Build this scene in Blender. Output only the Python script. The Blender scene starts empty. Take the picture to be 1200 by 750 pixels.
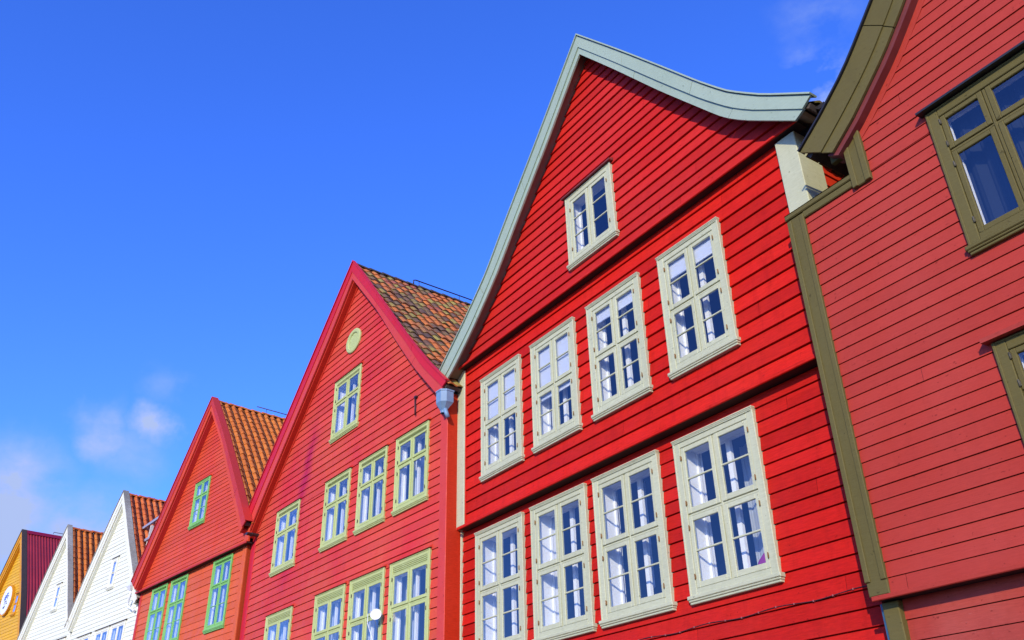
import bpy, bmesh, math, random
from mathutils import Vector, Matrix
random.seed(7)
R = math.radians
CZ = 1.6                      # eye height: heights below are measured from the eye, the ground is at z = 0
scn = bpy.context.scene
COL = scn.collection

# ------------------------------------------------------------------ materials
def new_mat(name):
    m = bpy.data.materials.new(name); m.use_nodes = True
    nt = m.node_tree; nt.nodes.clear()
    out = nt.nodes.new('ShaderNodeOutputMaterial')
    return m, nt, out
def L(nt, a, b): nt.links.new(a, b)
def mixrgb(nt, fac, a, b, mode='MIX'):
    n = nt.nodes.new('ShaderNodeMix'); n.data_type = 'RGBA'; n.blend_type = mode
    for v, i in ((fac, 0), (a, 6), (b, 7)):
        if hasattr(v, 'is_linked'): L(nt, v, n.inputs[i])
        elif i == 0: n.inputs[0].default_value = v
        else: n.inputs[i].default_value = (*v[:3], 1)
    return n.outputs[2]
def noise(nt, vec, scale, detail=4, rough=0.55, stretch=(1, 1, 1)):
    mp = nt.nodes.new('ShaderNodeMapping'); mp.inputs['Scale'].default_value = stretch
    L(nt, vec, mp.inputs[0])
    n = nt.nodes.new('ShaderNodeTexNoise'); n.inputs['Scale'].default_value = scale
    n.inputs['Detail'].default_value = detail; n.inputs['Roughness'].default_value = rough
    L(nt, mp.outputs[0], n.inputs['Vector']); return n.outputs[0]
def ramp(nt, src, p0, c0, p1, c1):
    r = nt.nodes.new('ShaderNodeValToRGB'); L(nt, src, r.inputs[0])
    r.color_ramp.elements[0].position = p0; r.color_ramp.elements[0].color = (*c0, 1)
    r.color_ramp.elements[1].position = p1; r.color_ramp.elements[1].color = (*c1, 1)
    return r.outputs[0]
def g(v): return (v, v, v)
def attr(nt, name='rnd'):
    a = nt.nodes.new('ShaderNodeAttribute'); a.attribute_name = name; a.attribute_type = 'GEOMETRY'
    return a.outputs['Fac']

def paint(name, col, faded=None, fade=0.35, rough=0.55, board=0.16, grain=0.25, chips=None, dirt=0.18, stretch=(1, 1, 7), spec=0.10):
    """Oil paint on sawn boards: per-board tone, faded patches, fine grain, flakes and dirt."""
    m, nt, out = new_mat(name)
    tc = nt.nodes.new('ShaderNodeTexCoord').outputs['Object']
    faded = faded or tuple(min(1, c * 1.25 + .02) for c in col)
    c = mixrgb(nt, 0.0, col, faded)
    f1 = ramp(nt, noise(nt, tc, 0.55, 5, .6, (1, 1, .7)), .40, g(0), .68, g(1))
    mm = nt.nodes.new('ShaderNodeMath'); mm.operation = 'MULTIPLY'; L(nt, f1, mm.inputs[0]); mm.inputs[1].default_value = fade
    c = mixrgb(nt, mm.outputs[0], col, faded)
    # board to board
    a = attr(nt)
    v = nt.nodes.new('ShaderNodeMapRange'); L(nt, a, v.inputs[0]); v.inputs[3].default_value = 1 - board; v.inputs[4].default_value = 1 + board * .6
    comb = nt.nodes.new('ShaderNodeCombineColor')
    for i in range(3): L(nt, v.outputs[0], comb.inputs[i])
    c = mixrgb(nt, 1.0, c, comb.outputs[0], 'MULTIPLY')
    # streaky grain along the boards
    gr = noise(nt, tc, 9, 6, .65, (1, 1, 9))
    gcol = ramp(nt, gr, .30, g(1 - grain), .70, g(1.0 + grain * .3))
    c = mixrgb(nt, 1.0, c, gcol, 'MULTIPLY')
    # vertical run-off dirt
    dr = ramp(nt, noise(nt, tc, 2.2, 6, .7, (3.5, 3.5, .6)), .50, g(0), .80, g(1))
    m2 = nt.nodes.new('ShaderNodeMath'); m2.operation = 'MULTIPLY'; L(nt, dr, m2.inputs[0]); m2.inputs[1].default_value = dirt
    c = mixrgb(nt, m2.outputs[0], c, tuple(x * .42 for x in col))
    # small dark knots
    kn = ramp(nt, noise(nt, tc, 19, 2, .5, (1, 1, 1.6)), .70, g(0), .74, g(.6))
    c = mixrgb(nt, kn, c, tuple(x * .35 for x in col))
    if chips:
        msk = ramp(nt, noise(nt, tc, .8, 3, .6), .56, g(0), .66, g(1))
        fl = ramp(nt, noise(nt, tc, 13, 5, .75, (1, 1, 3.2)), .64, g(0), .68, g(.8))
        c = mixrgb(nt, mixrgb(nt, 1.0, msk, fl, 'MULTIPLY'), c, chips)
    b = nt.nodes.new('ShaderNodeBsdfPrincipled'); L(nt, c, b.inputs['Base Color'])
    b.inputs['Specular IOR Level'].default_value = spec
    rr = ramp(nt, noise(nt, tc, 5, 4), .3, g(rough - .08), .7, g(min(1, rough + .15))); L(nt, rr, b.inputs['Roughness'])
    bp = nt.nodes.new('ShaderNodeBump'); bp.inputs['Strength'].default_value = .35; bp.inputs['Distance'].default_value = .006
    L(nt, gr, bp.inputs['Height']); L(nt, bp.outputs[0], b.inputs['Normal'])
    L(nt, b.outputs[0], out.inputs[0]); return m

def add_stain(m, pts, width, col, amount):
    """a damp streak running down the boards along pts (x, z in the house's own space)"""
    nt = m.node_tree; bs = next(n for n in nt.nodes if n.type == 'BSDF_PRINCIPLED'); src = bs.inputs['Base Color'].links[0].from_socket
    tc = nt.nodes.new('ShaderNodeTexCoord').outputs['Object']; sp = nt.nodes.new('ShaderNodeSeparateXYZ'); L(nt, tc, sp.inputs[0])
    cv = nt.nodes.new('ShaderNodeMapRange'); L(nt, sp.outputs['Z'], cv.inputs[0])
    (xa, za), (xb, zb) = pts; cv.inputs[1].default_value = za; cv.inputs[2].default_value = zb; cv.inputs[3].default_value = xa; cv.inputs[4].default_value = xb
    def mth(op, a, b, clamp=False):
        n_ = nt.nodes.new('ShaderNodeMath'); n_.operation = op; n_.use_clamp = clamp
        for i, v in enumerate((a, b)):
            if hasattr(v, 'is_linked'): L(nt, v, n_.inputs[i])
            else: n_.inputs[i].default_value = v
        return n_.outputs[0]
    wob = mth('MULTIPLY', mth('SUBTRACT', noise(nt, tc, 2.3, 4), .5), .5)
    dx = mth('ABSOLUTE', mth('ADD', mth('SUBTRACT', sp.outputs['X'], cv.outputs[0]), wob), 0)
    k = mth('SUBTRACT', 1.0, mth('DIVIDE', dx, width), True)
    zz = mth('MULTIPLY', mth('MULTIPLY', mth('SUBTRACT', sp.outputs['Z'], za), .8, True), mth('MULTIPLY', mth('SUBTRACT', zb + .6, sp.outputs['Z']), 1.2, True))
    k = mth('MULTIPLY', mth('MULTIPLY', k, zz), amount, True)
    L(nt, mixrgb(nt, k, src, col), bs.inputs['Base Color'])

def plain(name, col, rough=.5, metal=0, var=.15, scale=6):
    m, nt, out = new_mat(name)
    tc = nt.nodes.new('ShaderNodeTexCoord').outputs['Object']
    n = noise(nt, tc, scale, 5)
    c = mixrgb(nt, 1.0, col, ramp(nt, n, .3, g(1 - var), .7, g(1 + var * .4)), 'MULTIPLY')
    b = nt.nodes.new('ShaderNodeBsdfPrincipled'); L(nt, c, b.inputs['Base Color'])
    b.inputs['Roughness'].default_value = rough; b.inputs['Metallic'].default_value = metal
    L(nt, b.outputs[0], out.inputs[0]); return m

def glass_mat(name, gain=2.6):
    m, nt, out = new_mat(name)
    tc = nt.nodes.new('ShaderNodeTexCoord').outputs['Object']
    bp = nt.nodes.new('ShaderNodeBump'); bp.inputs['Strength'].default_value = .05; bp.inputs['Distance'].default_value = .02
    L(nt, noise(nt, tc, 3.5, 1, .4, (1, 1, .6)), bp.inputs['Height'])
    gm = nt.nodes.new('ShaderNodeNewGeometry')                      # Schlick reflectance of a thin pane, the same from both sides
    def mth(op, a, b=None, clamp=False):
        n_ = nt.nodes.new('ShaderNodeMath'); n_.operation = op; n_.use_clamp = clamp
        for i, v in enumerate((a, b)):
            if v is None: continue
            if hasattr(v, 'is_linked'): L(nt, v, n_.inputs[i])
            else: n_.inputs[i].default_value = v
        return n_.outputs[0]
    dp = nt.nodes.new('ShaderNodeVectorMath'); dp.operation = 'DOT_PRODUCT'; L(nt, gm.outputs['Incoming'], dp.inputs[0]); L(nt, gm.outputs['Normal'], dp.inputs[1])
    k5 = mth('POWER', mth('SUBTRACT', 1.0, mth('ABSOLUTE', dp.outputs['Value']), True), 5.0)
    f_ = mth('ADD', mth('MULTIPLY', k5, .96), .043)
    class _o: pass
    mu = _o(); mu.outputs = [mth('MULTIPLY', f_, gain, True)]
    tr = nt.nodes.new('ShaderNodeBsdfTransparent'); tr.inputs[0].default_value = (.96, .98, .98, 1)
    gl = nt.nodes.new('ShaderNodeBsdfGlossy'); gl.inputs['Roughness'].default_value = .015; gl.inputs[0].default_value = (1, 1, 1, 1)
    L(nt, bp.outputs[0], gl.inputs['Normal'])
    mx = nt.nodes.new('ShaderNodeMixShader'); L(nt, mu.outputs[0], mx.inputs[0]); L(nt, tr.outputs[0], mx.inputs[1]); L(nt, gl.outputs[0], mx.inputs[2])
    L(nt, mx.outputs[0], out.inputs[0]); return m

def tile_mat(name, stops, rough=.75, moss=None):
    m, nt, out = new_mat(name)
    tc = nt.nodes.new('ShaderNodeTexCoord').outputs['Object']
    r = nt.nodes.new('ShaderNodeValToRGB'); r.color_ramp.interpolation = 'LINEAR'
    lo = nt.nodes.new('ShaderNodeMapRange'); L(nt, noise(nt, tc, 1.1, 3, .5), lo.inputs[0]); lo.inputs[1].default_value = .3; lo.inputs[2].default_value = .7
    L(nt, mixrgb(nt, .40, attr(nt), lo.outputs[0]), r.inputs[0])
    el = r.color_ramp.elements
    while len(el) < len(stops): el.new(.5)
    for e, (p, c) in zip(el, stops): e.position = p; e.color = (*c, 1)
    n = noise(nt, tc, 11, 6, .7)
    c = mixrgb(nt, 1.0, r.outputs[0], ramp(nt, n, .3, g(.62), .7, g(1.15)), 'MULTIPLY')
    if moss:
        k = ramp(nt, noise(nt, tc, 4.5, 6, .75), .52, g(0), .68, g(.7)); c = mixrgb(nt, k, c, moss)
    b = nt.nodes.new('ShaderNodeBsdfPrincipled'); L(nt, c, b.inputs['Base Color']); b.inputs['Roughness'].default_value = rough
    bp = nt.nodes.new('ShaderNodeBump'); bp.inputs['Strength'].default_value = .4; bp.inputs['Distance'].default_value = .01
    L(nt, n, bp.inputs['Height']); L(nt, bp.outputs[0], b.inputs['Normal'])
    L(nt, b.outputs[0], out.inputs[0]); return m

def cloth_mat(name, col):
    m, nt, out = new_mat(name)
    d = nt.nodes.new('ShaderNodeBsdfDiffuse'); d.inputs[0].default_value = (*col, 1)
    t = nt.nodes.new('ShaderNodeBsdfTranslucent'); t.inputs[0].default_value = (*col, 1)
    mx = nt.nodes.new('ShaderNodeMixShader'); mx.inputs[0].default_value = .35
    L(nt, d.outputs[0], mx.inputs[1]); L(nt, t.outputs[0], mx.inputs[2]); L(nt, mx.outputs[0], out.inputs[0]); return m

M = {}
M['red_board'] = paint('bright red board paint', (.62, .014, .006), (.62, .026, .014), .6, .55, .20, .22, chips=(.62, .14, .12), dirt=.45)
M['red_low'] = paint('deep red lower board paint', (.53, .012, .006), (.57, .024, .014), .7, .55, .20, .24, chips=(.62, .14, .12), dirt=.38)
M['red_gable'] = paint('deep red gable board paint', (.60, .019, .012), (.60, .034, .024), .7, .55, .15, .22, chips=(.5, .10, .09), dirt=.22)
M['red_side'] = paint('orange red side board paint', (.60, .035, .010), None, .4, .5, .15)
M['pale_trim'] = paint('pale sage green trim paint', (.50, .50, .31), (.56, .55, .36), .5, .5, .04, .14, dirt=.22)
M['sage_barge'] = paint('grey sage barge board paint', (.335, .415, .300), (.39, .455, .340), .5, .5, .05, .10, dirt=.15)
M['clip_pink'] = plain('faded clip', (.34, .09, .08), .6)
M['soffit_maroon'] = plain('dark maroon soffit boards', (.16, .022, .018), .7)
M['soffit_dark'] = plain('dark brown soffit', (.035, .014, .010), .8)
M['soffit_brown'] = plain('brown soffit boards', (.20, .15, .085), .7)
M['pink_board'] = paint('chalky pink red board paint', (.42, .041, .025), (.44, .056, .038), .8, .5, .07, .10, dirt=.14)
M['pink_low'] = paint('worn pink red lower board paint', (.38, .038, .024), (.42, .085, .06), .9, .5, .10, .15, chips=(.5, .2, .17), dirt=.3)
M['olive'] = paint('olive brown trim paint', (.125, .100, .030), (.145, .12, .042), .5, .55, .04, .10, dirt=.15)
M['crim_board'] = paint('faded crimson board paint', (.65, .080, .038), (.62, .025, .032), .9, .45, .10, .12, chips=(.12, .02, .02), dirt=.12)
add_stain(M['crim_board'], ((-6.45, 3.9 + CZ), (-5.45, 7.3 + CZ)), .34, (.40, .010, .050), .9)
M['crim_trim'] = paint('crimson trim paint', (.58, .018, .032), (.60, .03, .034), .4, .4, .05, .08, dirt=.08)
M['crim_trim2'] = paint('light crimson trim paint', (.62, .060, .042), (.62, .04, .045), .4, .4, .05, .08, dirt=.08)
M['crim_soffit'] = paint('red soffit paint', (.50, .03, .015), None, .2, .6)
M['lime'] = paint('yellow green window paint', (.46, .51, .19), (.53, .56, .25), .5, .5, .04, .12, dirt=.25)
M['ora_board'] = paint('orange red gable board paint', (.64, .080, .028), (.64, .05, .02), .9, .45, .10, .12, dirt=.1)
M['ora_low'] = paint('orange board paint', (.64, .10, .028), (.64, .13, .04), .7, .45, .09, .10, dirt=.1)
M['ora_trim'] = paint('brick red trim paint', (.50, .040, .028), (.5, .03, .04), .4, .45, .05, .08)
M['rust_side'] = paint('rust orange side paint', (.42, .055, .012), None, .3, .6)
M['grass_green'] = paint('bright green window paint', (.19, .45, .11), (.28, .54, .19), .5, .45, .04, .10, dirt=.12)
M['white_board'] = paint('white board paint', (.76, .76, .60), (.80, .79, .62), .5, .5, .05, .06, dirt=.06)
M['white_trim'] = paint('white trim paint', (.78, .76, .60), (.74, .72, .56), .5, .5, .03, .08, dirt=.12)
M['weathered'] = paint('weathered grey white verge', (.46, .43, .34), (.26, .23, .17), .9, .7, .1, .4, dirt=.5)
M['yellow_board'] = paint('ochre yellow board paint', (.72, .37, .020), (.74, .42, .04), .5, .5, .08, .10, dirt=.1)
M['yellow_trim'] = paint('deep ochre trim paint', (.62, .27, .012), None, .4, .5, .04, .08)
M['brown_trim'] = plain('dark brown verge metal', (.055, .035, .02), .6)
M['dark_metal'] = plain('dark gutter metal', (.045, .040, .040), .4, .4)
M['hood_red'] = plain('worn dark red drip board', (.20, .030, .022), .7, 0, .4, 14)
M['hood_dark'] = plain('black drip flashing', (.018, .016, .014), .5)
M['glass'] = glass_mat('old window glass')
M['reveal'] = plain('white window lining', (.88, .88, .86), .5, 0, .04)
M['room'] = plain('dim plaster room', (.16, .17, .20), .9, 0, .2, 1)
M['curtain'] = cloth_mat('white curtain cloth', (.82, .83, .84))
M['sheer'] = cloth_mat('sheer grey curtain cloth', (.55, .60, .66))
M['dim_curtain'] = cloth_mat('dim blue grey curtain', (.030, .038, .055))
M['magenta'] = cloth_mat('magenta cloth', (.45, .03, .28))
M['rust'] = plain('rusty iron hinge', (.30, .16, .055), .8, .2, .4, 30)
M['hinge_dark'] = plain('painted iron hinge', (.10, .085, .05), .7, .1, .4, 30)
M['zinc'] = plain('pale blue grey zinc', (.17, .28, .40), .5, .0, .15)
M['white_plastic'] = plain('white plastic', (.78, .78, .78), .4, 0, .06)
M['rail'] = plain('grey violet painted rail', (.30, .30, .40), .6)
M['cream_wood'] = plain('cream painted wood', (.74, .70, .60), .6)
M['blue_trim'] = plain('blue painted board', (.03, .10, .17), .5)
M['corrugated'] = plain('wine red corrugated sheet', (.30, .014, .020), .45, .1, .25, 1.2)
M['wine_cap'] = plain('wine red ridge sheet', (.28, .005, .025), .45, .1, .1)
M['sign_white'] = plain('white enamel', (.82, .82, .82), .35, 0, .05)
M['sign_blue'] = plain('blue enamel', (.05, .10, .42), .4)
M['sign_black'] = plain('dark lettering', (.06, .06, .07), .5)
M['rod'] = plain('dark steel rod', (.06, .035, .035), .5, .5)
M['concrete'] = plain('grey plinth stone', (.28, .27, .25), .9, 0, .35, 5)
M['tile_old'] = tile_mat('mossy old clay tiles', [(0, (.10, .055, .040)), (.30, (.17, .080, .042)), (.42, (.34, .27, .045)), (.50, (.30, .13, .045)), (.62, (.52, .14, .030)), (.76, (.60, .17, .025)), (.86, (.38, .09, .045)), (1, (.20, .09, .055))], .8, (.20, .14, .055))
M['tile_new'] = tile_mat('orange clay pantiles', [(0, (.50, .115, .008)), (.5, (.60, .15, .010)), (1, (.64, .19, .020))], .7)
M['tile_red'] = tile_mat('red orange clay pantiles', [(0, (.50, .09, .015)), (.5, (.64, .13, .015)), (1, (.66, .17, .04))], .7)
M['tile_dark'] = tile_mat('dark ridge tiles', [(0, (.05, .045, .035)), (1, (.11, .07, .05))], .85)

# ------------------------------------------------------------------ mesh helper
class MB:
    def __init__(s): s.v = []; s.f = []; s.r = []; s.sm = []
    def quad(s, pts, r=.5, smooth=False):
        n = len(s.v); s.v += [tuple(p) for p in pts]; s.f.append(tuple(range(n, n + len(pts)))); s.r.append(r); s.sm.append(smooth)
    def box(s, x0, x1, y0, y1, z0, z1, r=None):
        if r is None: r = random.random()
        x0, x1 = min(x0, x1), max(x0, x1); y0, y1 = min(y0, y1), max(y0, y1); z0, z1 = min(z0, z1), max(z0, z1)
        n = len(s.v)
        s.v += [(x, y, z) for x in (x0, x1) for y in (y0, y1) for z in (z0, z1)]
        for q in ((0, 1, 3, 2), (4, 6, 7, 5), (0, 4, 5, 1), (2, 3, 7, 6), (0, 2, 6, 4), (1, 5, 7, 3)):
            s.f.append(tuple(n + i for i in q)); s.r.append(r); s.sm.append(False)
    def cbox(s, x0, x1, y0, y1, z0, z1, c=.006, r=None):
        """box with its front (-y) edges chamfered"""
        if r is None: r = random.random()
        n = len(s.v)
        back = [(x0, y1, z0), (x1, y1, z0), (x1, y1, z1), (x0, y1, z1)]
        mid = [(x0, y0 + c, z0), (x1, y0 + c, z0), (x1, y0 + c, z1), (x0, y0 + c, z1)]
        fr = [(x0 + c, y0, z0 + c), (x1 - c, y0, z0 + c), (x1 - c, y0, z1 - c), (x0 + c, y0, z1 - c)]
        s.v += back + mid + fr
        fs = [(0, 1, 2, 3), (11, 10, 9, 8)]
        for i in range(4):
            j = (i + 1) % 4
            fs += [(i, i + 4, j + 4, j), (i + 4, i + 8, j + 8, j + 4)]
        for q in fs: s.f.append(tuple(n + i for i in q)); s.r.append(r); s.sm.append(False)
    def beam(s, a, b, w, h, up=(0, 0, 1), r=None):
        a, b = Vector(a), Vector(b); d = (b - a).normalized(); u = Vector(up)
        sd = d.cross(u).normalized(); u = sd.cross(d).normalized()
        if r is None: r = random.random()
        n = len(s.v)
        for p in (a, b):
            for i, j in ((-1, -1), (1, -1), (1, 1), (-1, 1)): s.v.append(tuple(p + sd * w / 2 * i + u * h / 2 * j))
        for q in ((0, 1, 2, 3), (7, 6, 5, 4), (0, 4, 5, 1), (1, 5, 6, 2), (2, 6, 7, 3), (3, 7, 4, 0)):
            s.f.append(tuple(n + i for i in q)); s.r.append(r); s.sm.append(False)
    def tube(s, pts, rad, seg=10, cap=True):
        pts = [Vector(p) for p in pts]; rings = []; pu = None
        for i, p in enumerate(pts):
            d = (pts[min(i + 1, len(pts) - 1)] - pts[max(i - 1, 0)]).normalized()
            if pu is None: pu = Vector((0, 0, 1)) if abs(d.z) < .9 else Vector((1, 0, 0))
            sd = d.cross(pu).normalized(); u = sd.cross(d).normalized(); pu = u
            rr = rad[i] if isinstance(rad, (list, tuple)) else rad
            n = len(s.v); rings.append(n)
            for k in range(seg):
                t = 2 * math.pi * k / seg; s.v.append(tuple(p + (sd * math.cos(t) + u * math.sin(t)) * rr))
        for a, b in zip(rings, rings[1:]):
            for k in range(seg):
                s.f.append((a + k, a + (k + 1) % seg, b + (k + 1) % seg, b + k)); s.r.append(.5); s.sm.append(True)
        if cap:
            for a in (rings[0], rings[-1]): s.f.append(tuple(a + k for k in range(seg))); s.r.append(.5); s.sm.append(False)
    def build(s, name, mat, parent=None, z0=CZ):
        me = bpy.data.meshes.new(name)
        me.from_pydata([(x, y, z + z0) for x, y, z in s.v], [], s.f)
        at = me.attributes.new('rnd', 'FLOAT', 'FACE')
        at.data.foreach_set('value', s.r)
        me.polygons.foreach_set('use_smooth', s.sm)
        me.materials.append(M[mat] if isinstance(mat, str) else mat)
        me.update()
        bm = bmesh.new(); bm.from_mesh(me); bmesh.ops.recalc_face_normals(bm, faces=bm.faces) if len(bm.faces) < 60 and name not in ('pane',) else None
        bm.to_mesh(me); bm.free()
        o = bpy.data.objects.new(name, me); COL.objects.link(o)
        if parent: o.parent = parent
        return o

def thing(name, label, cat, loc, rz=0, group=None):
    o = bpy.data.objects.new(name, None); COL.objects.link(o); o.location = loc; o.rotation_euler.z = R(rz)
    o.empty_display_size = .3
    o['label'] = label; o['category'] = cat
    if group: o['group'] = group
    return o

def interp(pts, z, key=1, val=0):
    """pts sorted by key ascending"""
    if z <= pts[0][key]:
        a, b = pts[0], pts[1]
    elif z >= pts[-1][key]:
        a, b = pts[-2], pts[-1]
    else:
        for a, b in zip(pts, pts[1:]):
            if a[key] <= z <= b[key]: break
    t = (z - a[key]) / ((b[key] - a[key]) or 1e-9)
    return a[val] + t * (b[val] - a[val])

# ------------------------------------------------------------------ siding
def siding(mb, z0, z1, pitch, xl, xr, frame, lip=.022, holes=(), seam=3.6, slot=None, uneven=.05):
    """Lapped boards. frame(u, d, z) -> point, d = distance out of the wall. holes = (x0, x1, z0, z1)."""
    z = z0; row = 0; pitch0 = pitch
    if slot is None: slot = min(.012, lip * .42)
    while z < z1 - 1e-4:
        pitch = pitch0 * random.uniform(1 - uneven, 1 + uneven)
        za, zb = z, min(z + pitch, z1)
        full = pitch; jit = random.uniform(-.0025, .0025)
        rr = random.random()
        cuts = sorted({za, zb, *[h for H in holes for h in (H[2], H[3]) if za < h < zb]})
        # board butt joints along the row
        seams = []; u = -30 + random.uniform(0, seam)
        while u < 30:
            seams.append(u); u += seam * random.uniform(.7, 1.5)
        def dd(zz): return .003 + lip * max(0, (za + full - zz)) / full + jit
        for ca, cb in zip(cuts, cuts[1:]):
            a0, a1, b0, b1 = xl(ca), xl(cb), xr(ca), xr(cb)
            if a0 >= b0 and a1 >= b1: continue
            a0 = min(a0, b0); a1 = min(a1, b1)
            hs = sorted([(H[0], H[1]) for H in holes if H[2] < cb - 1e-5 and H[3] > ca + 1e-5])
            segs = []; s0, s1 = a0, a1
            for h in hs:
                if h[0] > max(s0, s1) : segs.append((s0, s1, h[0], h[0])); 
                s0 = s1 = h[1]
            if s0 < b0 or s1 < b1: segs.append((s0, s1, b0, b1))
            for (p0, p1, q0, q1) in segs:
                ms = [t for t in seams if max(p0, p1) + .15 < t < min(q0, q1) - .15]
                xs = [(p0, p1)] + [(t, t) for t in ms] + [(q0, q1)]
                for i in range(len(xs) - 1):
                    k = i + sum(1 for t in seams if t < min(p0, p1))
                    rv = (rr * 7.3 + k * .377 + math.sin(row * 12.9 + k * 4.1) * .5) % 1.0
                    la = .0015 if i else 0; lb = .0015 if i < len(xs) - 2 else 0
                    A, B = xs[i], xs[i + 1]
                    tp = cb - (slot if cb == zb else 0)
                    if tp <= ca: continue
                    mb.quad([frame(A[0] + la, dd(ca), ca), frame(B[0] - lb, dd(ca), ca), frame(B[1] - lb, dd(tp), tp), frame(A[1] + la, dd(tp), tp)], rv)
                    if cb == zb:
                        mb.quad([frame(A[1], dd(tp), tp), frame(B[1], dd(tp), tp), frame(B[1], -.022, tp), frame(A[1], -.022, tp)], rv)
                        mb.quad([frame(A[1], -.022, tp - .002), frame(B[1], -.022, tp - .002), frame(B[1], -.022, cb + .004), frame(A[1], -.022, cb + .004)], rv)
                    if ca == za:
                        mb.quad([frame(A[0], -.022, ca + .001), frame(B[0], -.022, ca + .001), frame(B[0], dd(ca), ca), frame(A[0], dd(ca), ca)], rv)
        z = zb; row += 1

def front(y): return lambda u, d, z: (u, y - d, z)
def rside(x): return lambda u, d, z: (x + d, u, z)
def lside(x): return lambda u, d, z: (x - d, u, z)

# ------------------------------------------------------------------ windows
def window(house, x0, x1, z0, z1, y, mats, cas=.10, cols=2, rows=((.5, 1), (.5, 1)), stile=.055, depth=.18, hood=None,
           sill=True, crown=False, blind=0, curtains=(), hinges=True, header=0, post=True, label=None, cut=None, mid=.03, sprout=.03, inner=True, gd=.020):
    """A wooden casement set in a wall whose board face is at y. Every piece is a mesh of its own."""
    fr, sash_m, sill_m = mats
    yo = y - .022 - random.uniform(0, .004)                     # casing front
    w = MB()
    w.cbox(x0, x0 + cas, yo, y + .05, z0, z1); w.cbox(x1 - cas, x1, yo, y + .05, z0, z1)
    w.cbox(x0 + cas, x1 - cas, yo + .002, y + .05, z1 - cas * .95, z1); w.cbox(x0 + cas, x1 - cas, yo + .002, y + .05, z0, z0 + cas * .8)
    # outer moulding bead
    b = .022
    w.cbox(x0 - .004, x0 + b, yo - .009, yo + .003, z0, z1); w.cbox(x1 - b, x1 + .004, yo - .009, yo + .003, z0, z1)
    w.cbox(x0 + b, x1 - b, yo - .009, yo + .003, z1 - b, z1)
    ix0, ix1, iz0, iz1 = x0 + cas, x1 - cas, z0 + cas * .8, z1 - cas * .95
    if header:
        for k in range(4):
            h = header / 4; w.cbox(ix0, ix1, yo + .006 + k * .006, y + .05, iz1 - h * (k + 1) + .002, iz1 - h * k - .002)
        iz1 -= header
    tot = sum(r[0] for r in rows); H = iz1 - iz0 - (len(rows) - 1) * mid
    zt = iz1; cells = []
    for k, (fh, nm) in enumerate(rows):
        hh = H * fh / tot; cells.append((zt - hh, zt, nm)); zt -= hh
        if k < len(rows) - 1:
            w.cbox(ix0, ix1, yo + .022, y + .06, zt - mid, zt); zt -= mid
    for c in range(1, cols):
        xm = ix0 + (ix1 - ix0) * c / cols
        w.cbox(xm - mid / 2, xm + mid / 2, yo + .018, y + .06, iz0, iz1)
    o = w.build('window', fr, house)
    if label: o['label'] = label
    cw = (ix1 - ix0) / cols
    panes = MB(); gy = yo + gd
    for (ca, cb, nm) in cells:
        for c in range(cols):
            a = ix0 + c * cw + (mid / 2 if c else 0); bb = ix0 + (c + 1) * cw - (mid / 2 if c < cols - 1 else 0)
            s = MB(); g_ = .003; r = random.random(); sy = yo + min(.010, gd * .35) + random.uniform(0, .002)
            s.cbox(a + g_, a + stile, sy, gy + .02, ca + g_, cb - g_, .005, r); s.cbox(bb - stile, bb - g_, sy, gy + .02, ca + g_, cb - g_, .005, r)
            s.cbox(a + stile, bb - stile, sy + .001, gy + .02, cb - stile, cb - g_, .005, r); s.cbox(a + stile, bb - stile, sy + .001, gy + .02, ca + g_, ca + stile * 1.15, .005, r)
            ph = (cb - ca - 2 * stile)
            for k in range(1, nm + 1):
                zz = ca + stile * 1.1 + ph * k / (nm + 1)
                s.cbox(a + stile, bb - stile, gy - min(.022, gd * .5), gy + .012, zz - .010, zz + .010, .004, r)
            s.build('sash', sash_m, o)
            t = random.uniform(-.0015, .0015); t2 = random.uniform(-.0015, .0015)
            panes.quad([(a + stile - .004, gy + t, ca + stile), (bb - stile + .004, gy + t2, ca + stile), (bb - stile + .004, gy - t, cb - stile + .002), (a + stile - .004, gy - t2, cb - stile + .002)])
            if hinges:
                xh = a if c == 0 else bb
                sg = 1 if c == 0 else -1
                for zz in (ca + (cb - ca) * .16, cb - (cb - ca) * .16):
                    hm = MB(); hm.tube([(xh + .004 * sg, yo - .004, zz - .03), (xh + .004 * sg, yo - .004, zz + .03)], .007, 6)
                    hm.box(xh - .012, xh + .014, yo + .004, yo + .010, zz - .022, zz + .022)
                    hm.build('hinge', 'rust' if hinges is True else hinges, o)
    panes.build('pane', 'glass', o)
    if sill:
        m = MB(); e = sprout
        m.cbox(x0 - e, x1 + e, yo - .032, y + .02, z0 - .030, z0 + .012, .008); m.cbox(x0 - e * .6, x1 + e * .6, yo - .022, y + .02, z0 - .052, z0 - .030, .006)
        m.cbox(x0 - e * .3, x1 + e * .3, yo - .010, y + .02, z0 - .078, z0 - .052, .006)
        m.build('sill', sill_m, o)
    if crown:
        m = MB()
        for k, (dz, dy, e) in enumerate(((0, .012, .002), (.015, .018, .005), (.030, .025, .009))):
            m.cbox(x0 - e, x1 + e, yo - dy, y + .02, z1 + dz - .03, z1 + dz - .013, .004)
        m.build('crown_moulding', fr, o)
    if hood:
        m = MB(); hm_, out_, th, ex = hood
        n = len(m.v)
        p = [(y + .01, z1 + th + .05), (yo - out_, z1 + th + .006), (yo - out_, z1 + .004), (y + .01, z1 + .012)]
        for xx in (x0 - ex, x1 + ex):
            m.v += [(xx, a_, b_) for a_, b_ in p]
        for q in ((0, 1, 2, 3), (7, 6, 5, 4), (0, 4, 5, 1), (1, 5, 6, 2), (2, 6, 7, 3), (3, 7, 4, 0)):
            m.f.append(tuple(n + i for i in q)); m.r.append(.5); m.sm.append(False)
        m.build('drip_hood', hm_, o)
    # white lining and inner casement
    yi = y + depth
    m = MB()
    A, B_, C_, D_ = ix0 + .004, ix1 - .004, iz0 + .004, iz1 - .004
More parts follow.
